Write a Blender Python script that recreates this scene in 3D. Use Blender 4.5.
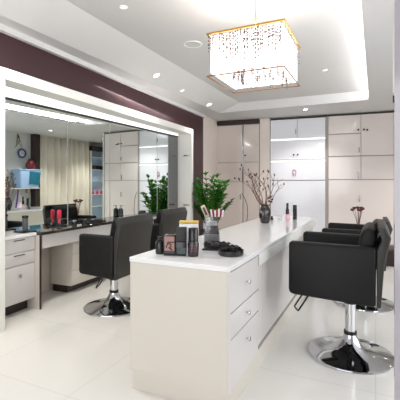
import bpy, bmesh, math, random
from mathutils import Vector, Matrix
random.seed(7)
PI = math.pi
S = bpy.context.scene
for o in list(bpy.data.objects): bpy.data.objects.remove(o)
C = S.collection

# ------------------------------------------------------------ camera, world, light, exposure
cd = bpy.data.cameras.new('camera'); cam = bpy.data.objects.new('camera', cd); C.objects.link(cam)
cd.sensor_fit = 'HORIZONTAL'; cd.sensor_width = 36; cd.lens = 36*370/400
cd.shift_y = -17/400; cd.clip_start = .02
cam.location = (0, 0, 1.23); cam.rotation_euler = (PI/2, 0, math.radians(25.4))
S.camera = cam
S.view_settings.view_transform = 'Standard'; S.view_settings.look = 'None'
S.view_settings.gamma = 1; S.view_settings.use_curve_mapping = False
S.view_settings.exposure = 0.8
W = bpy.data.worlds.new('world'); S.world = W; W.use_nodes = True
W.node_tree.nodes['Background'].inputs[0].default_value = (.93, .96, 1, 1)
W.node_tree.nodes['Background'].inputs[1].default_value = .8

def area(name, loc, rot, sx, sy, power, col=(1, 1, 1)):
    l = bpy.data.lights.new(name, 'AREA'); l.shape = 'RECTANGLE'; l.size = sx; l.size_y = sy
    l.energy = power; l.color = col
    o = bpy.data.objects.new(name, l); C.objects.link(o); o.location = loc; o.rotation_euler = rot
    return o
# added frontal fill, set as daylight from an unseen shopfront behind the camera
area('added_shopfront_fill', (-1.3, -1.55, 1.35), (PI/2, 0, 0), 3.4, 2.1, 30, (1, 1, 1))
# added side fill, set as daylight from an unseen right-wall window
area('added_side_fill', (2.36, 2.6, 1.4), (0, PI/2, 0), 1.9, 3.6, 40, (.95, .975, 1))

# ------------------------------------------------------------ materials
def srgb(r, g, b):
    f = lambda v: (v/255/12.92) if v/255 <= .04045 else ((v/255+.055)/1.055)**2.4
    return (f(r), f(g), f(b), 1)
def mat(name, col, rough=.5, metal=0, spec=.5, coat=0, emit=None, es=0, trans=0, bump=0, bscale=60, var=0, vscale=3):
    m = bpy.data.materials.new(name); m.use_nodes = True
    nt = m.node_tree; b = nt.nodes['Principled BSDF']
    b.inputs['Base Color'].default_value = col
    b.inputs['Roughness'].default_value = rough; b.inputs['Metallic'].default_value = metal
    b.inputs['Specular IOR Level'].default_value = spec; b.inputs['Coat Weight'].default_value = coat
    b.inputs['Coat Roughness'].default_value = .05
    b.inputs['Transmission Weight'].default_value = trans
    if emit: b.inputs['Emission Color'].default_value = emit; b.inputs['Emission Strength'].default_value = es
    tc = nt.nodes.new('ShaderNodeTexCoord')
    if var:
        n = nt.nodes.new('ShaderNodeTexNoise'); n.inputs['Scale'].default_value = vscale
        nt.links.new(tc.outputs['Object'], n.inputs['Vector'])
        mx = nt.nodes.new('ShaderNodeMix'); mx.data_type = 'RGBA'
        mx.inputs['A'].default_value = tuple(c*(1-var) for c in col[:3])+(1,)
        mx.inputs['B'].default_value = tuple(min(1, c*(1+var)) for c in col[:3])+(1,)
        nt.links.new(n.outputs['Fac'], mx.inputs['Factor']); nt.links.new(mx.outputs['Result'], b.inputs['Base Color'])
    if bump:
        n = nt.nodes.new('ShaderNodeTexNoise'); n.inputs['Scale'].default_value = bscale
        nt.links.new(tc.outputs['Object'], n.inputs['Vector'])
        bp = nt.nodes.new('ShaderNodeBump'); bp.inputs['Strength'].default_value = bump; bp.inputs['Distance'].default_value = .01
        nt.links.new(n.outputs['Fac'], bp.inputs['Height']); nt.links.new(bp.outputs['Normal'], b.inputs['Normal'])
    return m
M = {}
M['ceil'] = mat('ceiling_paint', srgb(206, 205, 205), .8, var=.02)
M['purple'] = mat('aubergine_paint', srgb(60, 34, 39), .36, spec=.35, var=.05, vscale=2)
M['cream'] = mat('cream_paint', srgb(222, 212, 205), .6, var=.02)
M['white'] = mat('white_lacquer', srgb(236, 235, 230), .3, var=.01)
M['worktop'] = mat('white_worktop', srgb(240, 240, 241), .12, coat=.3)
M['counter'] = mat('greige_lacquer', srgb(214, 208, 198), .35, var=.015)
M['drawer'] = mat('pale_lacquer', srgb(214, 210, 208), .28)
M['cabpink'] = mat('blush_gloss_lacquer', srgb(226, 217, 214), .16, coat=.4)
M['cabwhite'] = mat('cool_white_gloss_lacquer', srgb(228, 229, 236), .16, coat=.4)
M['cabgrey'] = mat('greige_gloss_lacquer', srgb(208, 197, 191), .14, coat=.4)
M['seam'] = mat('cabinet_gap_shadow', srgb(168, 160, 156), .6)
M['darkwood'] = mat('dark_wenge_wood', srgb(48, 34, 32), .4, var=.2, vscale=12)
M['mirror'] = mat('silvered_mirror', srgb(232, 238, 234), .0, metal=1)
M['tint'] = mat('grey_tinted_mirror', srgb(128, 130, 132), .02, metal=1)
M['blackgap'] = mat('gap_shade_black', srgb(38, 38, 38), .5)  # near-black painted in for the shade of narrow open gaps
M['leather'] = mat('black_leather', srgb(13, 13, 14), .5, spec=.28, bump=.12, bscale=180, var=.1, vscale=8)
M['shell'] = mat('charcoal_leather', srgb(46, 45, 43), .45, spec=.4, bump=.1, bscale=160)
M['chrome'] = mat('chrome', srgb(205, 206, 210), .06, metal=1)
M['blackmetal'] = mat('black_metal', srgb(24, 24, 25), .35, metal=.4)
M['steel'] = mat('brushed_steel', srgb(180, 180, 180), .25, metal=1)
M['stone'] = mat('polished_black_stone', srgb(58, 52, 48), .04, coat=.5, var=.3, vscale=18)
M['gold'] = mat('brushed_gold', srgb(222, 168, 78), .25, metal=1)
M['led'] = mat('led_diffuser', srgb(255, 255, 255), .5, emit=(1, .99, .96, 1), es=6)
M['ledcool'] = mat('cool_led_diffuser', srgb(255, 255, 255), .5, emit=(.93, .95, 1, 1), es=.55)
M['valance'] = mat('backlit_acrylic', srgb(250, 250, 248), .4, emit=(1, 1, .985, 1), es=.4)
M['lamp'] = mat('lamp_lens', srgb(255, 255, 255), .4, emit=(1, .97, .92, 1), es=12)
M['shade'] = mat('glowing_organza', srgb(255, 250, 244), .6, emit=(1, .955, .91, 1), es=.85)
M['crystal'] = mat('smoky_crystal', srgb(120, 98, 100), .15, spec=.9, coat=.6)
M['leaf'] = mat('waxy_green_leaf', srgb(60, 122, 38), .25, var=.45, vscale=9)
M['stem'] = mat('green_stem', srgb(70, 100, 45), .5, var=.2)
M['soil'] = mat('potting_soil', srgb(50, 38, 28), .9, bump=.4)
M['pot'] = mat('graphite_planter', srgb(60, 58, 57), .45)
M['twig'] = mat('brown_bark', srgb(98, 66, 56), .7, var=.3, vscale=20)
M['bud'] = mat('dried_blossom', srgb(96, 52, 48), .8, var=.3, vscale=30)
M['darkglass'] = mat('dark_bronze_glass', srgb(40, 33, 32), .15, coat=.2)
M['black'] = mat('black_plastic', srgb(26, 26, 28), .25)
M['blackmatte'] = mat('black_matte_plastic', srgb(34, 34, 36), .55)
M['pinklabel'] = mat('salmon_label', srgb(158, 116, 108), .5)
M['greylabel'] = mat('grey_label', srgb(120, 116, 116), .4)
M['redprint'] = mat('red_print', srgb(170, 60, 70), .5)
M['yellow'] = mat('mustard_print', srgb(214, 176, 80), .5)
M['redwhite'] = mat('red_fabric', srgb(150, 50, 52), .6)
M['clear'] = mat('clear_acrylic', srgb(240, 242, 244), .03, trans=1)
M['beige'] = mat('beige_wood_handle', srgb(214, 190, 170), .5)
M['greyfill'] = mat('silver_grey_powder', srgb(176, 176, 178), .5, bump=.3, bscale=90)
M['brownfill'] = mat('dark_brown_beads', srgb(82, 66, 62), .6, bump=.5, bscale=90)
M['redplastic'] = mat('coral_red_plastic', srgb(214, 52, 80), .3)
M['pinkliquid'] = mat('pink_liquid', srgb(226, 178, 186), .15)
M['pinkribbon'] = mat('pink_enamel', srgb(214, 130, 180), .3)
M['curtain'] = mat('ivory_curtain', srgb(232, 225, 213), .8, var=.06, vscale=1.5)
M['greywall'] = mat('pale_grey_paint', srgb(206, 208, 206), .7)
M['blueplastic'] = mat('pale_blue_plastic', srgb(160, 190, 228), .4)
M['teal'] = mat('teal_print', srgb(22, 104, 128), .5, var=.5, vscale=14)
M['maroon'] = mat('maroon_glass', srgb(92, 24, 36), .15)
M['violet'] = mat('violet_cloth', srgb(120, 72, 160), .8)
M['whitecloth'] = mat('white_cloth', srgb(225, 225, 228), .8)
M['lilac'] = mat('lilac_grey_glass', srgb(168, 163, 170), .12, coat=.5)
M['bluepanel'] = mat('pale_blue_glass', srgb(176, 198, 226), .15)

# floor: glossy cream tiles with fine joints
fm = bpy.data.materials.new('cream_gloss_tiles'); fm.use_nodes = True; nt = fm.node_tree; b = nt.nodes['Principled BSDF']
tc = nt.nodes.new('ShaderNodeTexCoord'); br = nt.nodes.new('ShaderNodeTexBrick')
br.offset = 0; br.inputs['Scale'].default_value = 1; br.inputs['Brick Width'].default_value = .8; br.inputs['Row Height'].default_value = .8
br.inputs['Mortar Size'].default_value = .0035; br.inputs['Mortar Smooth'].default_value = .3
br.inputs['Color1'].default_value = srgb(228, 226, 221); br.inputs['Color2'].default_value = srgb(226, 224, 219); br.inputs['Mortar'].default_value = srgb(214, 210, 202)
nt.links.new(tc.outputs['Object'], br.inputs['Vector']); nt.links.new(br.outputs['Color'], b.inputs['Base Color'])
b.inputs['Roughness'].default_value = .13; b.inputs['Specular IOR Level'].default_value = .5
M['floor'] = fm

# ------------------------------------------------------------ mesh helpers
def nb(): return bmesh.new()
def box(bm, x0, x1, y0, y1, z0, z1, bev=0, seg=2):
    t = bmesh.new(); bmesh.ops.create_cube(t, size=1)
    for v in t.verts:
        v.co = Vector((x0+(v.co.x+.5)*(x1-x0), y0+(v.co.y+.5)*(y1-y0), z0+(v.co.z+.5)*(z1-z0)))
    if bev: bmesh.ops.bevel(t, geom=t.edges[:], offset=bev, segments=seg, affect='EDGES', profile=.5)
    join(bm, t); return bm
def join(bm, t, mtx=None):
    if mtx is not None: bmesh.ops.transform(t, matrix=mtx, verts=t.verts)
    me = bpy.data.meshes.new('tmp'); t.to_mesh(me); t.free(); bm.from_mesh(me); bpy.data.meshes.remove(me)
def prism(bm, pts, y0, y1, bev=0, seg=3):          # xz outline extruded along y
    t = bmesh.new()
    vs = [t.verts.new((x, y0, z)) for x, z in pts]; f = t.faces.new(vs)
    r = bmesh.ops.extrude_face_region(t, geom=[f])
    for v in r['geom']:
        if isinstance(v, bmesh.types.BMVert): v.co.y = y1
    bmesh.ops.recalc_face_normals(t, faces=t.faces)
    if bev: bmesh.ops.bevel(t, geom=t.edges[:], offset=bev, segments=seg, affect='EDGES', profile=.5)
    join(bm, t); return bm
def lathe(bm, prof, n=32, at=(0, 0, 0)):
    t = bmesh.new(); rings = []
    for r, z in prof:
        if r < 1e-5: rings.append([t.verts.new((0, 0, z))])
        else: rings.append([t.verts.new((r*math.cos(2*PI*i/n), r*math.sin(2*PI*i/n), z)) for i in range(n)])
    for a, c in zip(rings, rings[1:]):
        for i in range(n):
            j = (i+1) % n
            if len(a) == 1 and len(c) == 1: continue
            if len(a) == 1: t.faces.new((a[0], c[i], c[j]))
            elif len(c) == 1: t.faces.new((a[i], a[j], c[0]))
            else: t.faces.new((a[i], a[j], c[j], c[i]))
    bmesh.ops.recalc_face_normals(t, faces=t.faces)
    join(bm, t, Matrix.Translation(at)); return bm
def tube(bm, pts, r, n=8):
    pts = [Vector(p) for p in pts]; t = bmesh.new(); rings = []
    rr = r if isinstance(r, (list, tuple)) else [r]*len(pts)
    for i, p in enumerate(pts):
        d = (pts[min(i+1, len(pts)-1)]-pts[max(i-1, 0)]).normalized()
        up = Vector((0, 0, 1)) if abs(d.z) < .9 else Vector((1, 0, 0))
        a = d.cross(up).normalized(); c = d.cross(a)
        rings.append([t.verts.new(p+(a*math.cos(2*PI*k/n)+c*math.sin(2*PI*k/n))*rr[i]) for k in range(n)])
    for A, B in zip(rings, rings[1:]):
        for k in range(n): t.faces.new((A[k], A[(k+1) % n], B[(k+1) % n], B[k]))
    t.faces.new(rings[0]); t.faces.new(rings[-1])
    bmesh.ops.recalc_face_normals(t, faces=t.faces)
    join(bm, t); return bm
def obj(name, bm, m, parent=None, smooth=True, loc=None, rot=None):
    me = bpy.data.meshes.new(name); bm.to_mesh(me); bm.free()
    me.materials.append(M[m] if isinstance(m, str) else m)
    if smooth:
        for p in me.polygons: p.use_smooth = True
        me.set_sharp_from_angle(angle=math.radians(38))
    o = bpy.data.objects.new(name, me); C.objects.link(o)
    if parent: o.parent = parent
    if loc: o.location = loc
    if rot: o.rotation_euler = rot
    return o
def tag(o, label, cat, group=None):
    o['label'] = label; o['category'] = cat
    if group: o['group'] = group
    return o
def thing(name, label, cat, loc=(0, 0, 0), rz=0, group=None):
    o = bpy.data.objects.new(name, None); C.objects.link(o); o.empty_display_size = .1
    o.location = loc; o.rotation_euler = (0, 0, rz); return tag(o, label, cat, group)
def struct(name, bm, m, parent=None, **k):
    o = obj(name, bm, m, parent, smooth=False, **k)
    if not parent: o['kind'] = 'structure'
    return o
def dup(root, loc, rz=None, label=None, group=None):
    def cp(o, par):
        c = o.copy(); C.objects.link(c); c.parent = par
        for ch in [x for x in C.objects if x.parent == o]: cp(ch, c)
        return c
    r = cp(root, None); r.location = loc
    if rz is not None: r.rotation_euler = (0, 0, rz)
    if label: r['label'] = label
    if group: r['group'] = group
    return r
H = 2.6

# ------------------------------------------------------------ floor and ceiling
struct('floor', box(nb(), -4.1, 2.7, -1.7, 10.4, -.1, 0), 'floor')
bm = nb()
box(bm, -4.1, -2.76, -1.7, 10.4, H, H+.1); box(bm, -2.76, -.1, 6.7, 10.4, H, H+.16)
box(bm, -.1, 2.7, -1.7, 10.4, H, H+.05); box(bm, -2.76, -.1, -1.7, .4, H, H+.16)
struct('ceiling', bm, 'ceil')
struct('ceiling_tray', box(nb(), -2.76, .15, .4, 6.7, H+.16, H+.22), 'ceil')['kind'] = 'structure'
bm = prism(nb(), [(-2.76, H), (-2.76, H+.16), (-2.34, H+.16)], .4, 6.7)
struct('trim_1', bm, 'ceil')
struct('trim_2', box(nb(), .12, .15, .4, 6.7, H+.05, H+.16), 'ceil')
cl = thing('cove_light', 'white strip light hidden in the recess along the right edge of the ceiling', 'strip light', (.06, 3.5, H+.051))
obj('strip', box(nb(), -.02, .02, -3.0, 3.15, 0, .02), 'led', cl, smooth=False)
o = area('cove_glow', (.07, 3.55, H+.085), (0, math.radians(125), 0), .04, 6.1, 26, (1, .99, .97))

# ------------------------------------------------------------ left wall (own direction: s along the wall, t out into the room)
wa = math.atan(-.0414)                             # rotation about z
WL = Matrix.Translation((-2.865, 0, 0)) @ Matrix.Rotation(-wa, 4, 'Z')
def wl(o):                                        # local x = out into the room, local y = along the wall
    o.matrix_world = WL; return o
bm = nb()
box(bm, -.1, 0, -1.7, 1.5, 0, 2.19); wl(struct('wall_left', bm, 'purple'))
wl(struct('wall_left_far', box(nb(), -.1, 0, 5.93, 6.78, 0, 2.19), 'purple'))
wl(struct('wall_left_upper', box(nb(), -.1, 0, -1.7, 6.78, 2.19, 2.6), 'purple'))
wl(struct('trim_3', box(nb(), 0, .05, -1.7, 6.78, 2.545, 2.6), 'ceil'))
wl(struct('wall_left_return', box(nb(), -.1, 0, 6.78, 7.9, 0, 2.6), 'cream'))
# mirror recess frame
bm = nb()
box(bm, -.05, .16, 1.0, 5.93, 2.10, 2.19); box(bm, -.55, .16, 1.55, 2.085, 0, 2.10); box(bm, -.42, .16, 5.86, 5.93, 0, 2.10)
wl(struct('trim_4', bm, 'white'))
bm = nb(); box(bm, -.75, -.1, 1.5, 6.0, 2.40, 2.44); box(bm, -.8, -.7, 1.5, 6.0, 0, 2.4); box(bm,-.75,-.1,5.93,6.0,0,2.4)
wl(struct('wall_recess', bm, 'white'))
wl(struct('trim_5', box(nb(), -.1, -.04, 2.1, 5.86, 2.19, 2.4), 'white'))
# light strip behind the lip and the lit valance over the mirrors
ma = math.atan(.015)
MR = Matrix.Translation((-3.286, 0, 0)) @ Matrix.Rotation(-ma, 4, 'Z')
val = thing('lit_valance', 'white backlit panel running along the top of the wall mirrors', 'light panel', MR.to_translation(), -ma)
edges = [2.12, 3.23, 3.97, 5.13, 5.47, 5.80]
for a, c in ((2.12, 3.23), (3.23, 4.05), (4.05, 5.80)):
    obj('panel', box(nb(), -.012, .02, a+.002, c-.002, 2.065, 2.395), 'valance', val, smooth=False)
obj('strip_light', box(nb(), .05, .08, 2.2, 5.75, 2.37, 2.395), 'led', val, smooth=False)
obj('shadow_strip', box(nb(), -.01, .021, 2.12, 5.80, 2.045, 2.064), 'blackgap', val, smooth=False, )
L = area('valance_glow', (-3.02, 3.95, 2.385), (0, math.radians(-28), -ma), .05, 3.4, 9, (1, .99, .96))
mlab = ['leftmost tall wall mirror beside the white post, above the desk end drawers',
        'wall mirror panel second from the left, behind the nearer black chair',
        'widest wall mirror panel, behind the two black styling chairs',
        'narrow wall mirror strip just left of the grey tinted strip']
for i in range(5):
    nm = 'wall_mirror' if i < 4 else 'tinted_mirror'
    o = obj(nm, box(nb(), -.01, .006, edges[i]+.0015, edges[i+1]-.0015, .752, 2.043), 'mirror' if i < 4 else 'tint', smooth=False)
    if i < 4: struct('bevelled_edge', box(nb(), .0065, .008, edges[i+1]-.011, edges[i+1]-.0015, .752, 2.043), 'greyfill', o)
    o.matrix_world = MR
    tag(o, mlab[i] if i < 4 else 'narrow grey tinted mirror strip at the far end of the mirror wall', 'mirror', 'mirror panels along the left wall' if i < 4 else None)
rail = thing('shelf_bracket', 'upper small grey metal bracket on the white post right of the mirrors', 'bracket', (-3.04, 5.842, 1.72), -wa, 'brackets on the white end post')
obj('plate', box(nb(), -.06, .06, .0, .01, -.012, .012, .003), 'steel', rail)
obj('pin', tube(nb(), [(-.05, 0, 0), (-.05, -.03, 0)], .006), 'steel', rail)
dup(rail, (-3.04, 5.842, .84), None, 'lower small grey metal bracket on the white post right of the mirrors')

# ------------------------------------------------------------ back wall and its cabinets (s from left corner, t towards camera)
ba = math.atan(.075)
BW = Matrix.Translation((-3.3, 7.6, 0)) @ Matrix.Rotation(ba, 4, 'Z')
def bwp(s, z, t=0): return tuple(BW @ Vector((s, -t, z)))
o = struct('wall_back', box(nb(), -.3, 3.66, .40, .5, 0, 2.6), 'cream'); o.matrix_world = BW
o = struct('wall_back_pier', box(nb(), 1.07, 1.285, -.01, .4, 0, 2.6), 'cream'); o.matrix_world = BW
o = struct('wall_back_return', box(nb(), 3.64, 3.7, -.02, 2.3, 0, 2.6), 'greywall'); o.matrix_world = BW
def handle_bar(par, s, z, l=.09, m='steel'):
    obj('handle', box(nb(), s-.008, s+.008, -.045, -.02, z-l/2, z+l/2, .004), m, par)
def knob(par, s, z, m='blackmetal', r=.018):
    b_ = lathe(nb(), [(0, 0), (r*.5, 0), (r*.5, .012), (r, .02), (r, .03), (0, .033)], 14)
    obj('knob', b_, m, par, loc=(s, -.02, z), rot=(PI/2, 0, 0))
def cabinet(label, s0, s1, m, z1=2.56, doors=()):
    t = thing('wall_cabinet', label, 'cabinet', BW @ Vector((0, 0, 0)), ba, 'full-height cabinets along the back wall')
    obj('carcass', box(nb(), s0, s1, .0, .39, 0.0, z1), 'seam', t, smooth=False)
    for (a, c, d, e, *hs) in doors:
        dr = obj('door', box(nb(), a+.004, c-.004, -.02, -.001, d+.004, e-.004, .002, 1), m, t)
        for h in hs:
            if h[0] == 'bar': handle_bar(dr, h[1], h[2], h[3] if len(h) > 3 else .09)
            else: knob(dr, h[1], h[2], h[3] if len(h) > 3 else 'blackmetal')
    return t
c1 = cabinet('greige glossy cabinet under a dark wooden header, behind the green plant', .1, 1.06, 'cabgrey', 2.5,
    [(.1, .695, 1.68, 2.49), (.715, 1.06, 1.68, 2.49, ('k', .76, 1.82)), (.1, .695, 1.26, 1.675, ('k', .53, 1.335), ('k', .62, 1.325)),
     (.715, 1.06, 1.26, 1.675), (.1, .695, .08, 1.255, ('bar', .655, .93, .12)), (.715, 1.06, .08, 1.255)])
obj('header', box(nb(), .1, 1.06, -.05, .39, 2.51, 2.59), 'darkwood', c1, smooth=False)
obj('rail', box(nb(), .697, .713, -.035, -.0, 1.28, 2.49, .003), 'chrome', c1)
obj('side_strip', box(nb(), .06, .098, -.02, .39, 0, 2.5), 'white', c1, smooth=False)
c2 = cabinet('cool white glossy cabinet with lit shelf lines in the middle of the back wall', 1.3, 2.40, 'cabwhite', 2.55,
    [(1.3, 1.85, 2.15, 2.55, ('bar', 1.82, 2.28, .1)), (1.85, 2.40, 2.15, 2.55), (1.3, 2.40, 1.71, 2.11, ('k', 1.78, 1.81), ('k', 1.86, 1.81)),
     (1.3, 2.40, 1.29, 1.66), (1.3, 2.40, .08, 1.28)])
for z in (2.115, 1.665):
    obj('shelf_light', box(nb(), 1.305, 2.395, -.03, -.003, z, z+.03, .002, 1), 'ledcool', c2)
obj('side_strip', box(nb(), 1.287, 1.299, -.022, .39, 0, 2.55), 'steel', c2, smooth=False)
c3 = cabinet('blush pink glossy cabinet at the right end of the back wall', 2.45, 3.62, 'cabpink', 2.56,
    [(2.45, 3.05, 2.2, 2.56, ('k', 3.0, 2.26)), (2.45, 3.05, 1.76, 2.19, ('bar', 3.02, 1.87, .1)), (3.05, 3.62, 1.76, 2.56, ('k', 3.1, 2.26), ('k', 3.16, 2.25)),
     (2.45, 3.05, 1.3, 1.75, ('bar', 3.0, 1.38, .13)), (3.05, 3.62, 1.3, 1.75), (2.45, 3.62, .08, 1.295, ('bar', 3.02, .93, .13))])
obj('side_strip', box(nb(), 2.403, 2.446, -.012, .39, 0, 2.56), 'seam', c3, smooth=False)
for t_, s0, s1 in ((c1, .1, 1.06), (c2, 1.3, 2.4), (c3, 2.45, 3.62)):
    obj('plinth', box(nb(), s0, s1, -.018, -.001, .0, .075), 'drawer', t_, smooth=False)
# pink ornament hooked on the white cabinet front
bm = nb()
for sx in (-1, 1):
    tube(bm, [(sx*.005, 0, .06), (sx*.03, 0, .04), (sx*.035, 0, .0), (sx*.012, 0, -.04), (sx*.03, 0, -.07)], .009)
tag(obj('ribbon_ornament', bm, 'pinkribbon', loc=bwp(1.79, 1.44, .032), rot=(0, 0, ba)), 'small pink ribbon loop on the front of the white back cabinet', 'ornament')

# ------------------------------------------------------------ right side: wall seen in the mirrors
struct('wall_right', box(nb(), 2.4, 2.5, 4.5, 10.4, 0, 2.6), 'greywall')
bm = nb(); box(bm, 2.4, 2.5, -1.7, .7, 0, 2.6); box(bm, 2.4, 2.5, .7, 4.5, 0, .4); box(bm, 2.4, 2.5, .7, 4.5, 2.4, 2.6)
struct('wall_right_front', bm, 'greywall')
bm = nb()
for y in (.7, 2.57, 4.44): box(bm, 2.41, 2.47, y, y+.06, .4, 2.4)
box(bm, 2.41, 2.47, .7, 4.5, .4, .46); box(bm, 2.41, 2.47, .7, 4.5, 2.34, 2.4)
struct('added_window_2', bm, 'white')  # unseen window, added to carry the side fill
struct('wall_far', box(nb(), .3, 2.4, 10.1, 10.2, 0, 2.6), 'greywall')
bm = nb(); box(bm, -4.1, -3.1, -1.7, -1.6, 0, 2.6); box(bm, .5, 2.4, -1.7, -1.6, 0, 2.6); box(bm, -3.1, .5, -1.7, -1.6, 2.45, 2.6)
struct('wall_front', bm, 'cream')
bm = nb()
for x in (-3.1, -1.33, .44): box(bm, x, x+.06, -1.7, -1.62, 0, 2.45)
box(bm, -3.1, .5, -1.7, -1.62, 2.39, 2.45); box(bm, -3.1, .5, -1.7, -1.62, 0, .08)
struct('added_window_1', bm, 'white')  # unseen shopfront frame, added around the frontal fill
struct('wall_left_outer', box(nb(), -4.1, -3.95, -1.7, 10.4, 0, 2.6), 'greywall')
# black post and curtain
struct('trim_6', box(nb(), 2.22, 2.4, 7.17, 7.34, 0, 2.6), 'darkwood')
def wavy(name, y0, y1, x, m, label):
    bm = nb(); n = 220; cols = []
    for i in range(n+1):
        u = i/n; y = y0+(y1-y0)*u; ph = u*(y1-y0)/.21*2*PI/1.15
        dx = .05*math.sin(ph)+.02*math.sin(ph*.37+1)
        cols.append([bm.verts.new((x+dx*(1+.25*k/6), y, 2.57-k*(2.55/6))) for k in range(7)])
    for A, B in zip(cols, cols[1:]):
        for k in range(6): bm.faces.new((A[k], B[k], B[k+1], A[k+1]))
    o = obj(name, bm, m); sm = o.modifiers.new('thickness', 'SOLIDIFY'); sm.thickness = .004
    return o
cu = thing('curtain', 'long ivory pleated curtain seen in the wall mirrors', 'curtain', (0, 0, 0))
wavy('fabric', 7.38, 9.25, 2.27, 'curtain', '').parent = cu
obj('track', box(nb(), 2.25, 2.31, 7.36, 9.3, 2.575, 2.598), 'white', cu, smooth=False)
# wall shelf with the mirrored bits and pieces
ws = thing('wall_shelf', 'white shelf board on the grey wall seen in the left mirror', 'shelf', (2.2, 6.75, 1.1))
obj('board', box(nb(), -.2, .2, -.6, .40, -.02, .0, .004), 'white', ws)
for y in (-.4, .25): obj('bracket', box(nb(), .1, .2, y, y+.02, -.14, -.02), 'steel', ws, smooth=False)
bk = thing('storage_tub', 'pale blue plastic tub with teal printed front on the wall shelf', 'tub', (2.17, 6.87, 1.1))
bm = nb()
t = bmesh.new(); bmesh.ops.create_cube(t, size=1)
for v in t.verts:
    k = .86 if v.co.z < 0 else 1
    v.co = Vector((v.co.x*.3*k, v.co.y*.66*k, (v.co.z+.5)*.5+.001))
bmesh.ops.bevel(t, geom=t.edges[:], offset=.015, segments=2, affect='EDGES'); join(bm, t)
obj('body', bm, 'blueplastic', bk)
obj('rim', box(nb(), -.17, .17, -.36, .36, .47, .5, .01), 'blueplastic', bk)
bm = prism(nb(), [(-.27, .1), (.05, .1), (.06, .44), (-.29, .44)], -.006, 0)
obj('printed_front', bm, 'teal', bk, loc=(-.15, -.0, 0), rot=(0, math.radians(-4), -PI/2))
jr = thing('maroon_jar', 'dark maroon rounded jar on top of the blue tub', 'jar', (2.17, 6.98, 1.602))
obj('body', lathe(nb(), [(0, 0), (.1, 0), (.12, .06), (.11, .16), (.06, .24), (0, .25)], 24), 'maroon', jr)
obj('lid', lathe(nb(), [(0, .245), (.05, .245), (.05, .28), (0, .285)], 20), 'black', jr)
ck = thing('wall_clock', 'small round blue and white wall clock above the blue tub', 'clock', (2.395, 6.87, 2.04), 0)
def yring(R_, r_, n=28):
    return tube(nb(), [(0, R_*math.cos(2*PI*i/n), R_*math.sin(2*PI*i/n)) for i in range(n+1)], r_)
obj('rim', yring(.11, .025), mat('navy_enamel', srgb(60, 80, 140), .3), ck, loc=(-.03, 0, 0))
obj('face', lathe(nb(), [(0, 0), (.1, 0), (.1, .02), (0, .02)], 28), 'whitecloth', ck, rot=(0, -PI/2, 0), loc=(-.005, 0, 0))
obj('hand', box(nb(), -.036, -.032, -.004, .004, -.01, .08), 'black', ck); obj('hand', box(nb(), -.036, -.032, -.01, .06, -.004, .004), 'black', ck)
bm = nb()
for q in range(5):
    a = q*.6
    tube(bm, [(0, 0, .3), (-.02, .03*math.sin(a*3), .2), (-.03, .06*math.cos(a*2.2), .1), (-.02, .13*math.sin(a*4+1), -.02-.02*q)], [.008, .007, .006, .003], 6)
tag(obj('dried_branch', bm, 'twig', loc=(2.36, 6.74, 2.26)), 'dark dried branch hanging on the wall above the clock', 'branch')
cn = thing('draped_cloth', 'white cloth hung in a triangle under the wall shelf', 'cloth', (2.3, 6.7, .5))
obj('cloth', lathe(nb(), [(.02, .55), (.05, .45), (.12, .2), (.19, .02), (.17, 0), (0, 0.01)], 20), 'whitecloth', cn)
obj('violet_edge', tube(nb(), [(-.05, -.03, .55), (-.1, -.1, .3), (-.14, -.17, .05)], .02), 'violet', cn)
# lit glass shelves beyond the curtain
gs = thing('display_shelves', 'pale blue display shelves beside the far end of the curtain', 'shelves', (2.3, 9.66, 0))
obj('back_panel', box(nb(), .05, .09, -.34, .34, 0, 2.3), 'bluepanel', gs, smooth=False)
for y in (-.35, .34): obj('upright', box(nb(), -.14, .09, y-.01, y+.01, 0, 2.3), 'white', gs, smooth=False)
for z in (.45, .85, 1.3, 1.68, 2.1): obj('shelf', box(nb(), -.14, .05, -.34, .33, z-.012, z), 'white', gs, smooth=False)
obj('header', box(nb(), -.15, .09, -.37, .37, 2.3, 2.45), 'darkwood', gs, smooth=False)
for k, y in enumerate((-.2, .0, .2)):
    tag(obj('storage_box', box(nb(), -.07, .05, -.08, .08, 0, .13, .008), 'blackmatte', loc=(2.25, 9.66+y, 1.682)),
        ['black box on the display shelf, nearest the curtain', 'black box on the display shelf, middle of the row', 'black box on the display shelf, farthest from the curtain'][k], 'box', 'black boxes on the display shelves')
    tag(obj('red_bottle', lathe(nb(), [(0, 0), (.04, 0), (.04, .09), (.015, .12), (.015, .16), (0, .16)], 16), 'redplastic', loc=(2.25, 9.66+y, .852)),
        ['red bottle on the low display shelf, nearest the curtain', 'red bottle on the low display shelf, middle of the row', 'red bottle on the low display shelf, farthest from the curtain'][k], 'bottle', 'red bottles on the display shelves')
# glass door leaf at the right edge of the view
dr = struct('door_1', box(nb(), .0635, 1.0, 1.56, 1.6, 0, 2.6), 'lilac')
hd = struct('handle', tube(nb(), [(.0635, 1.58, 1.83), (.0625, 1.58, 1.57)], .0045, 8), 'cream', dr)
struct('hinge', box(nb(), .0585, .069, 1.57, 1.59, 1.535, 1.56), 'blackmetal', dr)

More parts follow.
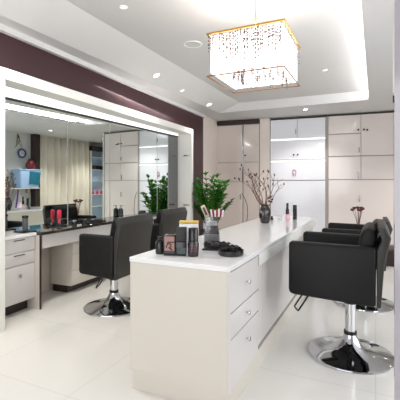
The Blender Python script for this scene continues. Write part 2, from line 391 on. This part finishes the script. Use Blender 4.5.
# ------------------------------------------------------------ dressing desk along the mirrors (local x out, y along)
dk = thing('dressing_desk', 'long desk with polished black stone top under the wall mirrors', 'desk', WL.to_translation(), -wa)
obj('worktop', box(nb(), -.385, .035, 2.58, 5.84, .72, .75, .003, 1), 'stone', dk)
obj('white_end_top', box(nb(), -.385, -.015, 2.10, 2.578, .72, .75, .002, 1), 'worktop', dk)
obj('apron', box(nb(), .0, .018, 2.62, 5.84, .585, .719), 'drawer', dk, smooth=False)
obj('side_panel', box(nb(), -.38, .022, 2.579, 2.594, 0, .719), 'counter', dk, smooth=False)
obj('edge_strip', box(nb(), .0225, .03, 2.577, 2.596, 0, .719), 'darkwood', dk, smooth=False)
obj('end_filler', box(nb(), -.36, -.05, 2.10, 2.195, .0, .718), 'counter', dk, smooth=False)
obj('back_panel', box(nb(), -.39, -.37, 2.60, 5.84, 0, .719), 'counter', dk, smooth=False)
def drawer_unit(label, y0, y1, x1, rows, m='drawer'):
    t = thing('drawer_unit', label, 'drawer unit', WL @ Vector((0, 0, 0)), -wa, 'drawer units under the dressing desk')
    obj('carcass', box(nb(), -.36, x1-.02, y0, y1, rows[-1][0]-.005, .718), m, t, smooth=False)
    obj('plinth', box(nb(), -.34, x1-.1, y0+.02, y1-.005, 0, rows[-1][0]-.006), 'darkwood', t, smooth=False)
    for a, c in rows:
        d = obj('drawer', box(nb(), x1-.018, x1, y0+.004, y1-.004, a+.004, c-.004, .003), m, t)
        ym = (y0+y1)/2
        if c-a < .2: obj('handle', box(nb(), x1, x1+.008, ym-.06, ym+.06, c-.025, c-.018), 'steel', d, smooth=False)
        else: obj('knob', lathe(nb(), [(0, 0), (.008, 0), (.008, .012), (.016, .02), (.014, .026), (0, .028)], 14), 'chrome', d, loc=(x1, ym, (a+c)/2+.08), rot=(0, PI/2, 0))
    return t
drawer_unit('white three-drawer unit at the near end of the mirror desk', 2.2, 2.577, -.03, [(.58, .718), (.46, .58), (.115, .46)])
drawer_unit('pale drawer unit beside the kneehole, behind the nearer black chair', 3.1, 3.75, -.04, [(.44, .58), (.26, .44), (.09, .26)], 'counter')
drawer_unit('pale drawer unit under the desk behind the farther black chair', 4.6, 5.3, -.04, [(.44, .58), (.26, .44), (.09, .26)], 'counter')

# ------------------------------------------------------------ styling chairs
def make_chair(label, w, z0, za, zb, lf, lb, group):
    """local +x = front; z0 underside, za arm top, zb back top, lf front reach, lb back reach"""
    t = thing('styling_chair', label, 'chair', (0, 0, 0), 0, group)
    h = w/2; at = .085
    bm = lathe(nb(), [(0, 0), (.285, 0), (.292, .006), (.29, .014), (.27, .02), (.2, .03), (.13, .05), (.075, .085), (.048, .13), (.042, .15), (0, .15)], 56)
    obj('base', bm, 'chrome', t)
    obj('pole', lathe(nb(), [(0, .15), (.036, .15), (.036, z0-.09), (.03, z0-.085), (.03, z0-.03), (0, z0-.03)], 28), 'chrome', t)
    bm = lathe(nb(), [(0, z0-.10), (.045, z0-.10), (.045, z0-.07), (.032, z0-.066), (0, z0-.066)], 28)
    obj('collar', bm, 'blackmetal', t)
    bm = lathe(nb(), [(0, z0-.04), (.05, z0-.04), (.07, z0-.012), (.07, z0+.0), (0, z0)], 28)
    obj('seat_mount', bm, 'blackmetal', t)
    bm = lathe(nb(), [(0, .149), (.044, .149), (.044, .172), (0, .172)], 28)
    obj('base_ring', bm, 'blackmetal', t)
    obj('seat_frame', box(nb(), -lb+.03, lf-.04, -h+at, h-at, z0+.001, z0+.07, .01), 'blackmetal', t)
    obj('seat', box(nb(), -lb+.05, lf-.005, -h+at+.003, h-at-.003, z0+.071, z0+.21, .03, 4), 'leather', t)
    for s in (-1, 1):
        y0, y1 = (h-at, h) if s > 0 else (-h, -h+at)
        bm = prism(nb(), [(lf, za), (lf+.002, z0+.02), (lf-.02, z0), (-lb, z0-.02), (-lb-.005, za-.005)], y0, y1, .022, 4)
        obj('armrest', bm, 'leather', t)
    # back: cushion in front, darker grey shell wrapping behind
    bx = -lb
    bm = prism(nb(), [(bx+.14, z0+.2), (bx+.09, zb-.05), (bx+.055, zb-.012), (bx+.0, zb-.02), (bx-.015, zb-.07), (bx+.03, z0+.2)], -h+at+.004, h-at-.004, .025, 4)
    obj('back_cushion', bm, 'leather', t)
    sh = prism(nb(), [(bx-.006, z0-.02), (bx-.006, za-.03), (bx-.035, zb-.08), (bx-.01, zb), (bx-.055, zb+.002), (bx-.088, zb-.06), (bx-.05, za-.1), (bx-.03, z0-.02)], -h+.004, h-.004, .008, 3)
    obj('back_shell', sh, 'shell', t)
    q = .045
    obj('footrest', tube(nb(), [(lf-.11, -.06, z0), (lf-.07, -.06, z0-.03), (lf+.02, -.06, z0-.18), (lf+.028, -.05, z0-.193), (lf+.025, -.03, z0-.197), (lf+.025-q*.7, .03, z0-.197), (lf+.028-q, .05, z0-.193), (lf+.02-q, .06, z0-.18), (lf-.07-q, .06, z0-.03), (lf-.11-q, .06, z0)], .0065, 8), 'blackmetal', t)
    return t
g = 'black styling chairs'
cr = make_chair('large black leather styling chair in the right foreground on a round chrome base', .64, .47, .83, .95, .375, .165, g)
cr.location = (-.165, 2.865, 0); cr.rotation_euler = (0, 0, PI)
cr2 = make_chair('black styling chair on the right, behind the foreground chair', .64, .43, .78, .865, .375, .165, g)
cr2.location = (-.11, 4.15, 0); cr2.rotation_euler = (0, 0, PI)
cl1 = make_chair('black styling chair at the mirror desk, nearer of the two on the left', .58, .375, .75, .915, .195, .2, g)
cl1.location = (-2.345, 2.95, 0); cl1.rotation_euler = (0, 0, PI+math.radians(2))
dup(cl1, (-2.5, 4.0, 0), PI, 'black styling chair at the mirror desk, farther of the two on the left', g)

# ------------------------------------------------------------ central counter
ct = thing('reception_counter', 'long white topped counter with greige end panel in the middle of the room', 'counter', (0, 0, 0))
obj('worktop', box(nb(), -1.325, -.69, 1.81, 4.9, .762, .79, .002, 1), 'worktop', ct)
obj('end_panel', box(nb(), -1.322, -.701, 1.815, 1.835, .125, .7605), 'counter', ct, smooth=False)
obj('edge_strip', box(nb(), -.7, -.692, 1.815, 1.835, .12, .7605), 'drawer', ct, smooth=False)
obj('carcass', box(nb(), -1.32, -.712, 1.836, 2.345, .12, .7615), 'drawer', ct, smooth=False)
obj('plinth', box(nb(), -1.315, -.705, 1.83, 4.85, 0, .119), 'counter', ct, smooth=False)
for k, (a, c) in enumerate(((.535, .758), (.395, .535), (.122, .395))):
    d = obj('drawer', box(nb(), -.711, -.693, 1.838, 2.345, a+.003, c-.003, .002, 1), 'drawer', ct)
    obj('knob', lathe(nb(), [(0, 0), (.006, 0), (.006, .012), (.014, .018), (.012, .025), (0, .027)], 16), 'chrome', d, loc=(-.693, 2.1, (a+c)/2 if k < 2 else .31), rot=(0, PI/2, 0))
obj('gap_strip', box(nb(), -.72, -.698, 2.347, 2.36, .12, .76), 'blackgap', ct, smooth=False)  # black strip painted for the dark gap beside the drawers
obj('fascia', box(nb(), -.71, -.691, 2.362, 4.895, .685, .7615), 'white', ct, smooth=False)
obj('body', box(nb(), -1.32, -.735, 2.361, 4.85, .135, .7615), 'counter', ct, smooth=False)
for a, c in ((2.364, 2.52), (2.526, 3.68), (3.686, 4.85)):
    obj('front_panel', box(nb(), -.734, -.716, a, c, .135, .684), 'drawer', ct, smooth=False)

# ------------------------------------------------------------ chandelier
ch = thing('chandelier', 'square crystal pendant lamp with gold frame hanging from the tray ceiling', 'chandelier', (-.875, 2.89, 2.05))
hw, hh = .295, .325
def sq(bm, z, r):
    for a in (-1, 1):
        box(bm, -hw-r, hw+r, a*hw-r, a*hw+r, z-r, z+r); box(bm, a*hw-r, a*hw+r, -hw+r, hw-r, z-r, z+r)
    return bm
obj('top_frame', sq(nb(), hh, .006), 'gold', ch, smooth=False)
obj('bottom_frame', sq(nb(), 0, .0035), mat('antique_bronze', srgb(150, 98, 56), .45, metal=.6), ch, smooth=False)
obj('rod', tube(nb(), [(0, 0, hh-.02), (0, 0, .71)], .006, 10), 'gold', ch)
obj('canopy', lathe(nb(), [(0, .68), (.05, .68), (.06, .69), (.06, .709), (0, .709)], 28), 'gold', ch)
obj('cross_bar', box(nb(), -hw, hw, -.006, .006, hh-.006, hh+.006), 'gold', ch, smooth=False)
bm = nb(); r = hw-.02
for a in (-1, 1):
    box(bm, -r, r, a*r-.002, a*r+.002, .03, hh-.012); box(bm, a*r-.002, a*r+.002, -r, r, .03, hh-.012)
box(bm, -r, r, -r, r, .05, .054)
obj('lamp_shade', bm, 'shade', ch, smooth=False)
def strand(n, drop):
    b_ = nb(); z = 0
    for i in range(n):
        s_ = random.uniform(.0035, .0075); l_ = random.uniform(.014, .03)
        lathe(b_, [(0, z), (s_, z-l_*.35), (s_*.8, z-l_*.7), (0, z-l_)], 6)
        z -= l_+random.uniform(.002, drop)
    me = bpy.data.meshes.new('crystal_strand'); b_.to_mesh(me); b_.free(); me.materials.append(M['crystal']); return me
pool = [strand(random.choice((4, 5, 6, 7, 8)), random.choice((.004, .012, .02))) for _ in range(9)]
pts = []
for i in range(42): pts.append((-hw+.012+(2*hw-.024)*(i+random.uniform(-.3, .3)+.3)/41.6, -hw-.004-.012*(i % 2), hh-.008-.03*random.random(), 1.3, random.uniform(.35, 1.5)*(1 if i > 8 else .6)))
for i in range(6): pts.append((hw, -hw+.03+(2*hw-.06)*i/5, hh-.010, .7, random.uniform(.4, .9)))
for i in range(4): pts.append((-hw, -hw+.03+(2*hw-.06)*i/3, hh-.010, .7, random.uniform(.4, .9)))
for i in range(46): pts.append((-.17+.42*random.random(), -hw+.05+.5*random.random(), .047, 1.5, random.uniform(.3, .45)))
for x, y, z, s1, s2 in pts:
    o = bpy.data.objects.new('crystal_strand', random.choice(pool)); C.objects.link(o); o.parent = ch
    o.location = (x, y, z); o.scale = (s1, s1, s2)
l = bpy.data.lights.new('chandelier_bulb', 'POINT'); l.energy = 7; l.color = (1, .975, .94); l.shadow_soft_size = .1
o = bpy.data.objects.new('chandelier_bulb', l); C.objects.link(o); o.location = (-.875, 2.82, 2.5)

# ------------------------------------------------------------ downlights
def bevz(x): return H if x < -2.76 else (H+.16 if x > -2.34 else H+.16*(x+2.76)/.42)
DL = [(-2.42, 2.04, 1, 'downlight with dark ring at the left edge of the ceiling', 1),
      (-2.47, 1.78, 1, 'downlight beside the dark ringed one, cut by the top edge of the photo', 0),
      (-1.98, 2.62, 0, 'pale square-looking ceiling lamp left of the crystal pendant', 0),
      (-2.62, 4.17, 1, 'bright downlight above the middle of the mirror wall', 0),
      (-2.66, 4.97, 0, 'dim downlight above the farther end of the mirror wall', 0),
      (-2.68, 6.02, 1, 'bright downlight near the far left corner of the tray', 0),
      (-1.18, 7.05, 1, 'bright downlight just in front of the white back cabinet', 0),
      (-.62, 5.25, 0, 'tiny downlight inside the tray, right of the crystal pendant', 0),
      (1.3, 6.9, 1, 'added downlight brightening the right side of the room, nearer of the two', 0),  # added lamp, brightens the dim right zone
      (1.3, 8.9, 1, 'added downlight brightening the right side of the room, farther of the two', 0)]  # second lamp added for the same zone
for x, y, on, lab, ring in DL:
    intray = -2.76 < x < -.1 and .4 < y < 6.7
    z = bevz(x) if intray else H
    sl = math.atan(.16/.42) if -2.76 < x < -2.34 and intray else 0
    t = thing('downlight', lab, 'downlight', (x, y, z-.001), 0, 'recessed ceiling downlights'); t.rotation_euler = (0, -sl, 0)
    R_ = .052 if on else .035
    obj('ring', lathe(nb(), [(R_*.72, 0), (R_*.76, -.006), (R_, -.006), (R_+.004, 0)], 28), 'blackmetal' if ring else 'white', t)
    obj('lens', lathe(nb(), [(0, -.002), (R_*.7, -.002), (R_*.7, -.0005), (0, -.0005)], 24), 'lamp' if on else 'ledcool', t)
    if on:
        l = bpy.data.lights.new('downlight_beam', 'SPOT'); l.energy = 70 if x > 0 else 30; l.spot_size = math.radians(115); l.spot_blend = .6; l.shadow_soft_size = .05
        l.color = (1, .96, .9)
        o = bpy.data.objects.new('downlight_beam', l); C.objects.link(o); o.location = (x, y, z-.03)
sp = thing('ceiling_speaker', 'flat round white ceiling speaker left of the crystal pendant', 'speaker', (-1.82, 3.65, H+.159))
obj('rim', lathe(nb(), [(.085, 0), (.09, -.006), (.1, -.006), (.104, 0)], 32), 'white', sp)
obj('grille', lathe(nb(), [(0, -.004), (.084, -.004), (.084, -.0005), (0, -.0005)], 32), 'ceil', sp)

# ------------------------------------------------------------ plants and vases
pl = thing('potted_plant', 'tall bushy green plant in the corner behind the counter', 'plant', (-2.65, 6.03, 0))
obj('pot', lathe(nb(), [(0, 0), (.16, 0), (.2, .4), (.185, .4), (.18, .36), (0, .36)], 32), 'pot', pl)
obj('soil', lathe(nb(), [(0, .345), (.178, .352), (0, .37)], 24), 'soil', pl)
def leaf(bm, p, d, L_, w_):
    d = d.normalized(); side = d.cross(Vector((0, 0, 1)))
    side = side.normalized() if side.length > .05 else Vector((1, 0, 0)); up = side.cross(d)
    rows = []
    for k, (u, ww) in enumerate(((0, .08), (.2, .7), (.5, 1), (.78, .65), (1, .02))):
        c = p+d*L_*u+Vector((0, 0, -.25*L_*u*u))
        rows.append([bm.verts.new(c-side*w_*ww+up*w_*ww*.35), bm.verts.new(c), bm.verts.new(c+side*w_*ww+up*w_*ww*.35)])
    for A, B in zip(rows, rows[1:]):
        for k in range(2): bm.faces.new((A[k], A[k+1], B[k+1], B[k]))
for i in range(36):
    a = 2*PI*i*.382+.4; lean = random.uniform(.05, .3) if i % 3 else random.uniform(.25, .33)
    top = 1.42-lean*lean*2.2-random.random()*.38
    base = Vector((.07*math.cos(a), .07*math.sin(a), .36)); P = []
    for k in range(12):
        u = k/11; P.append(base+Vector((math.cos(a)*lean*u**1.7*.9, math.sin(a)*lean*u**1.7*.9, (top-.36)*(u-.12*lean*u*u))))
    st = obj('stem', tube(nb(), P, [.012*(1-.7*k/11) for k in range(12)], 6), 'stem', pl)
    bm = nb()
    for k in range(3, 12):
        for s_ in (-1, 1):
            dd = (P[k]-P[k-1]).normalized(); sd = dd.cross(Vector((math.cos(a), math.sin(a), .2))).normalized()
            leaf(bm, P[k].copy(), dd*.75+sd*s_*.8+Vector((random.uniform(-.3, .3), random.uniform(-.3, .3), random.uniform(0, .3))), random.uniform(.11, .16), random.uniform(.028, .042))
    leaf(bm, P[-1].copy(), P[-1]-P[-2], .12, .026)
    obj('leaves', bm, 'leaf', st)

def sprig(bm, p, d, L_, r0, depth, tips):
    n = 6; P = [p.copy()]; d = d.normalized()
    for k in range(n):
        d = (d+Vector((random.uniform(-.28, .28), random.uniform(-.28, .28), random.uniform(-.08, .16)))).normalized()
        P.append(P[-1]+d*L_/n)
    tube(bm, P, [r0*(1-.6*k/n) for k in range(n+1)], 5)
    tips.append(P[-1])
    if depth:
        for q in (3, 4, 5):
            if random.random() < .75:
                s_ = random.choice((-1, 1))
                sprig(bm, P[q], d+Vector((s_*.8, random.uniform(-.5, .5), .1)), L_*.4, r0*.5, depth-1, tips)
vs = thing('branch_vase', 'dark ribbed glass vase of dried budding branches on the counter', 'vase', (-1.1, 3.98, .79))
prof = [(0, 0), (.04, 0), (.052, .02), (.062, .09), (.06, .14), (.045, .175), (.034, .19), (.036, .205), (.03, .205), (.028, .19), (0, .18)]
bm = lathe(nb(), prof, 20)
for v in bm.verts:
    a = math.atan2(v.co.y, v.co.x); k = 1+.035*math.cos(a*10); v.co.x *= k; v.co.y *= k
obj('vase_body', bm, 'darkglass', vs)
tips = []
right = Vector((.903, .429, 0))
for i, (lx, L_) in enumerate(((-1.5, .5), (-1.05, .46), (-.75, .4), (-.4, .36), (-.1, .4), (.25, .34), (.55, .42), (.95, .34), (-.9, .3))):
    bm = nb(); tt = []
    sprig(bm, Vector((.01*math.cos(i), .01*math.sin(i), .15)), right*lx*.62+Vector((random.uniform(-.15, .15), random.uniform(-.15, .15), 1)), L_, .0055, 1, tt)
    b_ = obj('branch', bm, 'twig', vs)
    for p in tt:
        if random.random() < .8: obj('bud', lathe(nb(), [(0, -.012), (.009, 0), (.006, .012), (0, .02)], 7), 'bud', b_, loc=p)
bm = nb()
for i in range(5):
    a = i*1.3; c = right*(.06+.02*math.cos(a))+Vector((0, 0, .26+.03*math.sin(a)))
    lathe(bm, [(0, -.014), (.013, -.004), (.014, .006), (0, .014)], 8, at=c)
obj('seed_cluster', bm, 'bud', vs)

bn = thing('low_bench', 'low dark brown wooden plinth at the foot of the right back cabinet', 'bench', (.0, 6.35, 0))
obj('top', box(nb(), -.42, .27, -.25, .25, .225, .25, .004), 'darkwood', bn)
obj('body', box(nb(), -.40, .25, -.23, .23, 0, .224), 'darkwood', bn, smooth=False)
fv = thing('flower_vase', 'small vase of rust brown dried flowers behind the right chairs', 'vase', (-.245, 6.33, .251))
obj('vase_body', lathe(nb(), [(0, 0), (.04, 0), (.055, .08), (.03, .2), (.028, .25), (.024, .25), (0, .24)], 20), 'cabwhite', fv)
for i in range(7):
    a = i*2.4; r_ = .035+.05*((i*37 % 10)/10)
    e = Vector((math.cos(a)*r_*1.2, math.sin(a)*r_*1.2, .57+.02*math.cos(i)))
    st = obj('stem', tube(nb(), [(0, 0, .2), (e.x*.35, e.y*.35, .4), tuple(e)], .004, 5), 'twig', fv)
    obj('blossom', lathe(nb(), [(0, -.022), (.02, -.016), (.032, .004), (.022, .018), (0, .01)], 10, at=e), 'bud', st)
ft = thing('reflection_stalk_vase', 'added floor vase whose curved stalk stands in for a branch reflection behind the counter', 'vase', (-2.02, 6.1, 0))
obj('vase_body', lathe(nb(), [(0, 0), (.07, 0), (.1, .2), (.06, .42), (.045, .5), (.04, .5), (0, .48)], 24), 'darkglass', ft)
obj('stalk', tube(nb(), [(0, 0, .45), (.03, .01, .7), (.02, .01, .85), (-.02, -.01, .97), (-.07, -.03, 1.06)], [.006, .006, .005, .006, .004], 6), 'twig', ft)  # modelled in place of a branch reflected in the glossy cabinet

# ------------------------------------------------------------ things on the counter
Z = .7905
def cyl(prof, n=24): return lathe(nb(), prof, n)
t = thing('styling_bottle', 'round black bottle, leftmost of the group on the counter', 'bottle', (-1.215, 1.98, Z), 0, 'hair products on the counter')
obj('body', cyl([(0, 0), (.028, 0), (.03, .005), (.03, .07), (.02, .085), (0, .085)]), 'black', t)
obj('cap', cyl([(0, .0855), (.014, .0855), (.014, .105), (0, .107)]), 'blackmatte', t)
t = thing('product_box', 'short black box with salmon emblem, second from left on the counter', 'box', (-1.135, 1.965, Z), math.radians(20), 'hair products on the counter')
obj('body', box(nb(), -.036, .036, -.025, .025, 0, .125, .003), 'black', t)
obj('label', box(nb(), -.03, .03, -.0262, -.0252, .015, .115), 'pinklabel', t, smooth=False)
bm = nb(); tube(bm, [(-.02, -.028, .05), (-.01, -.028, .075), (.008, -.028, .07), (.01, -.028, .055), (-.002, -.028, .05), (.016, -.028, .035)], .004, 6)
box(bm, -.03, .03, -.0275, -.0263, .015, .03); box(bm, -.012, .03, -.0275, -.0263, .078, .086)
obj('emblem', bm, 'black', t)
t = thing('tall_bottle', 'tall square black bottle between the emblem box and the red printed one', 'bottle', (-1.067, 1.985, Z), math.radians(20), 'hair products on the counter')
obj('body', box(nb(), -.031, .031, -.024, .024, 0, .085, .005), 'black', t)
obj('cap', box(nb(), -.029, .029, -.023, .023, .086, .172, .004), 'blackmatte', t)
obj('label', box(nb(), -.02, .028, -.0255, -.0245, .012, .05), mat('teal_grey_label', srgb(50, 64, 66), .4), t, smooth=False)
t = thing('round_bottle', 'black capped grey bottle with red printing on the counter', 'bottle', (-.992, 1.995, Z), 0, 'hair products on the counter')
obj('body', cyl([(0, 0), (.03, 0), (.033, .006), (.034, .075), (.028, .092), (0, .093)]), mat('charcoal_gloss', srgb(52, 48, 50), .2), t)
obj('cap', cyl([(0, .094), (.029, .094), (.029, .166), (.026, .17), (0, .17)]), 'black', t)
bm = nb(); y = -.0345
for z, w_ in ((.07, .016), (.062, .013), (.05, .018), (.042, .014), (.034, .017)):
    tt = bmesh.new(); bmesh.ops.create_cube(tt, size=1)
    for v in tt.verts: v.co = Vector((v.co.x*2*w_*.8, y+v.co.y*.004+ (abs(v.co.x)*2)**2*.004, z+v.co.z*.004))
    join(bm, tt)
obj('red_lines', bm, 'redprint', t, smooth=False, rot=(0, 0, math.radians(24)))
t = thing('yellow_lid_box', 'white carton with mustard top band behind the black bottles', 'carton', (-1.085, 2.12, Z), math.radians(20))
obj('body', box(nb(), -.06, .06, -.03, .03, 0, .18, .003), 'cabwhite', t)
obj('band', box(nb(), -.061, .061, -.031, .031, .181, .196, .003), 'yellow', t)
# clear hourglass holder with brush
t = thing('brush_holder', 'clear waisted holder filled with grey powder, holding a brush and striped cloth', 'holder', (-1.06, 2.43, Z), math.radians(22))
def hbox(bm, prof, d):
    tt = bmesh.new(); R0 = []
    for w_, z in prof: R0.append([tt.verts.new((a*w_, b*d, z)) for a, b in ((-1, -1), (1, -1), (1, 1), (-1, 1))])
    for A, B in zip(R0, R0[1:]):
        for k in range(4): tt.faces.new((A[k], A[(k+1) % 4], B[(k+1) % 4], B[k]))
    tt.faces.new(R0[0]); tt.faces.new(R0[-1]); bmesh.ops.recalc_face_normals(tt, faces=tt.faces); join(bm, tt); return bm
obj('glass', hbox(nb(), [(.062, 0), (.06, .08), (.048, .15), (.05, .2), (.044, .2), (.042, .15), (.055, .085), (.057, .006)], .03), 'clear', t, smooth=False)
obj('grey_filling', hbox(nb(), [(.054, .008), (.053, .075)], .026), 'greyfill', t, smooth=False)
obj('dark_filling', hbox(nb(), [(.052, .0765), (.04, .135)], .025), 'brownfill', t, smooth=False)
obj('white_filling', hbox(nb(), [(.039, .1365), (.036, .165)], .02), 'whitecloth', t, smooth=False)
br_ = thing('hair_brush', 'brush with beige wooden paddle standing in the clear holder', 'brush', (-1.085, 2.44, Z+.168), math.radians(22))
bm = nb(); box(bm, -.016, .016, -.006, .006, .03, .12, .0055, 3); tube(bm, [(0, 0, 0), (0, 0, .04)], .006)
obj('paddle', bm, 'beige', br_, rot=(0, math.radians(-24), 0))
obj('bristles', box(nb(), -.008, .008, -.012, -.0065, .045, .105, .002), 'brownfill', br_, rot=(0, math.radians(-24), 0))
sc = thing('striped_cloth', 'red and white striped cloth bunched in the top of the clear holder', 'cloth', (-1.025, 2.44, Z+.2), math.radians(22))
for k in range(7):
    x = -.035+k*.012
    obj('fold', tube(nb(), [(x, -.01, 0), (x*1.15, -.016, .025), (x*1.2, -.004, .045+.006*math.sin(k*2)), (x*1.05, .012, .02)], .0062, 8), 'redwhite' if k % 2 else 'whitecloth', sc)
# black tray of hair pins
t = thing('sponge_tray', 'flat black tray heaped with crinkled black hair rollers', 'tray', (-.91, 2.26, Z), math.radians(15))
bm = nb(); box(bm, -.13, .05, -.045, .075, 0, .008, .003); obj('tray', bm, 'blackmatte', t)
def crumpled(n, R_, zz, seed, xs=1, ys=1):
    random.seed(seed); bm = nb()
    for i in range(n):
        a = random.random()*2*PI; r_ = R_*math.sqrt(random.random()); q = random.random()*PI
        p = Vector((r_*math.cos(a)*xs, r_*math.sin(a)*ys, zz+random.random()*.022)); d = Vector((math.cos(q), math.sin(q), random.uniform(-.3, .3)))*.014
        tube(bm, [p-d, p+Vector((0, 0, .007)), p+d], .0042, 5)
    return bm
obj('rollers', crumpled(170, .058, .018, 3, 1.5, 1.0), 'black', t, loc=(-.04, .015, 0))
t = thing('pin_bowl', 'round black dish of shiny hair pins in front of the holder', 'dish', (-.80, 2.125, Z), 0)
obj('dish', cyl([(0, 0), (.07, 0), (.077, .006), (.079, .032), (.072, .032), (.07, .008), (0, .008)], 32), 'black', t)
obj('pins', crumpled(95, .06, .024, 5), 'blackmetal', t)
# far end
t = thing('small_jar', 'tiny dark jar beside the branch vase', 'jar', (-1.12, 4.36, Z))
obj('body', cyl([(0, 0), (.018, 0), (.018, .025), (0, .025)]), 'black', t); obj('lid', cyl([(0, .0255), (.012, .0255), (.01, .045), (0, .046)]), 'maroon', t)
t = thing('glass_tumbler', 'small clear glass near the far end of the counter', 'glass', (-1.03, 4.38, Z))
obj('glass', cyl([(0, 0), (.022, 0), (.026, .055), (.024, .055), (.02, .004), (0, .004)]), 'clear', t)
t = thing('spray_bottle', 'pink spray bottle with black top at the far end of the counter', 'bottle', (-.94, 4.38, Z))
obj('body', cyl([(0, 0), (.024, 0), (.025, .06), (.02, .07), (0, .071)]), 'pinkliquid', t)
bm = cyl([(0, .072), (.02, .072), (.02, .13), (.012, .14), (0, .141)]); lathe(bm, [(0, .14), (.014, .14), (.014, .2), (.01, .205), (0, .205)], 18)
obj('sprayer', bm, 'black', t)
t = thing('black_canister', 'slim black canister beside the pink spray bottle', 'canister', (-.88, 4.52, Z))
obj('body', cyl([(0, 0), (.023, 0), (.024, .004), (.024, .13), (0, .131)]), 'black', t)
obj('lid', cyl([(0, .132), (.0235, .132), (.0235, .17), (.02, .174), (0, .174)]), 'blackmatte', t)

# ------------------------------------------------------------ things on the dressing desk
ZD = .7505
def dpos(s, t_): return tuple(WL @ Vector((t_, s, ZD)))
t = thing('upright_hair_brush', 'coral red brush standing on the mirror desk', 'brush', (-3.185, 3.05, ZD))
obj('foot', cyl([(0, 0), (.03, 0), (.03, .02), (.018, .035), (0, .035)]), 'black', t)
obj('handle', cyl([(0, .036), (.014, .036), (.012, .08), (0, .081)], 16), 'redplastic', t)
obj('head', box(nb(), -.014, .014, -.024, .024, .082, .18, .012, 4), 'redplastic', t)
t = thing('tablet_stand', 'upright black stand on the near end of the mirror desk', 'stand', (-3.09, 2.53, ZD))
obj('foot', box(nb(), -.07, .07, -.08, .08, 0, .014, .005), 'black', t)
obj('post', box(nb(), -.015, .015, -.025, .025, .015, .14, .006), mat('grey_plastic', srgb(96, 96, 98), .4), t)
obj('cap', cyl([(0, .141), (.03, .141), (.03, .16), (0, .165)]), 'black', t)
for k, (s_, tt_, lab) in enumerate(((3.22, -.12, 'small black jar on the mirror desk right of the red brush'), (3.33, -.07, 'round black tin on the mirror desk next to the tool tray'))):
    x, y, z = dpos(s_, tt_)
    t = thing('cosmetic_jar', lab, 'jar', (x, y, z))
    obj('body', cyl([(0, 0), (.03, 0), (.03, .035), (0, .035)]), 'black', t); obj('lid', cyl([(0, .036), (.031, .036), (.031, .052), (0, .053)]), 'steel' if k == 0 else 'blackmatte', t)
x, y, z = dpos(3.55, -.11)
t = thing('tool_tray', 'flat black tray of combs on the mirror desk behind the nearer chair', 'tray', (x, y, z), -wa)
obj('tray', box(nb(), -.06, .06, -.16, .16, 0, .012, .004), 'blackmatte', t)
for k in range(4):
    o = obj('comb', box(nb(), -.05+k*.026, -.036+k*.026, -.13, .12, .0125, .024+.006*(k % 2), .003), 'black', t)
x, y, z = dpos(4.15, -.14)
t = thing('lotion_pump', 'black and clear pump bottle on the desk, above the nearer chair back', 'bottle', (x, y, z))
obj('body', cyl([(0, 0), (.035, 0), (.035, .11), (.02, .13), (0, .131)]), 'black', t)
bm = cyl([(0, .132), (.01, .132), (.01, .16), (0, .16)]); box(bm, -.01, .045, -.008, .008, .161, .174, .003); obj('pump', bm, 'steel', t)
x, y, z = dpos(4.72, -.15)
t = thing('round_compact', 'low round black case on the desk between the two left chairs', 'case', (x, y, z))
obj('case', cyl([(0, 0), (.06, 0), (.065, .03), (.05, .06), (0, .066)]), 'black', t); obj('clasp', box(nb(), .06, .072, -.01, .01, .02, .04, .003), 'steel', t)
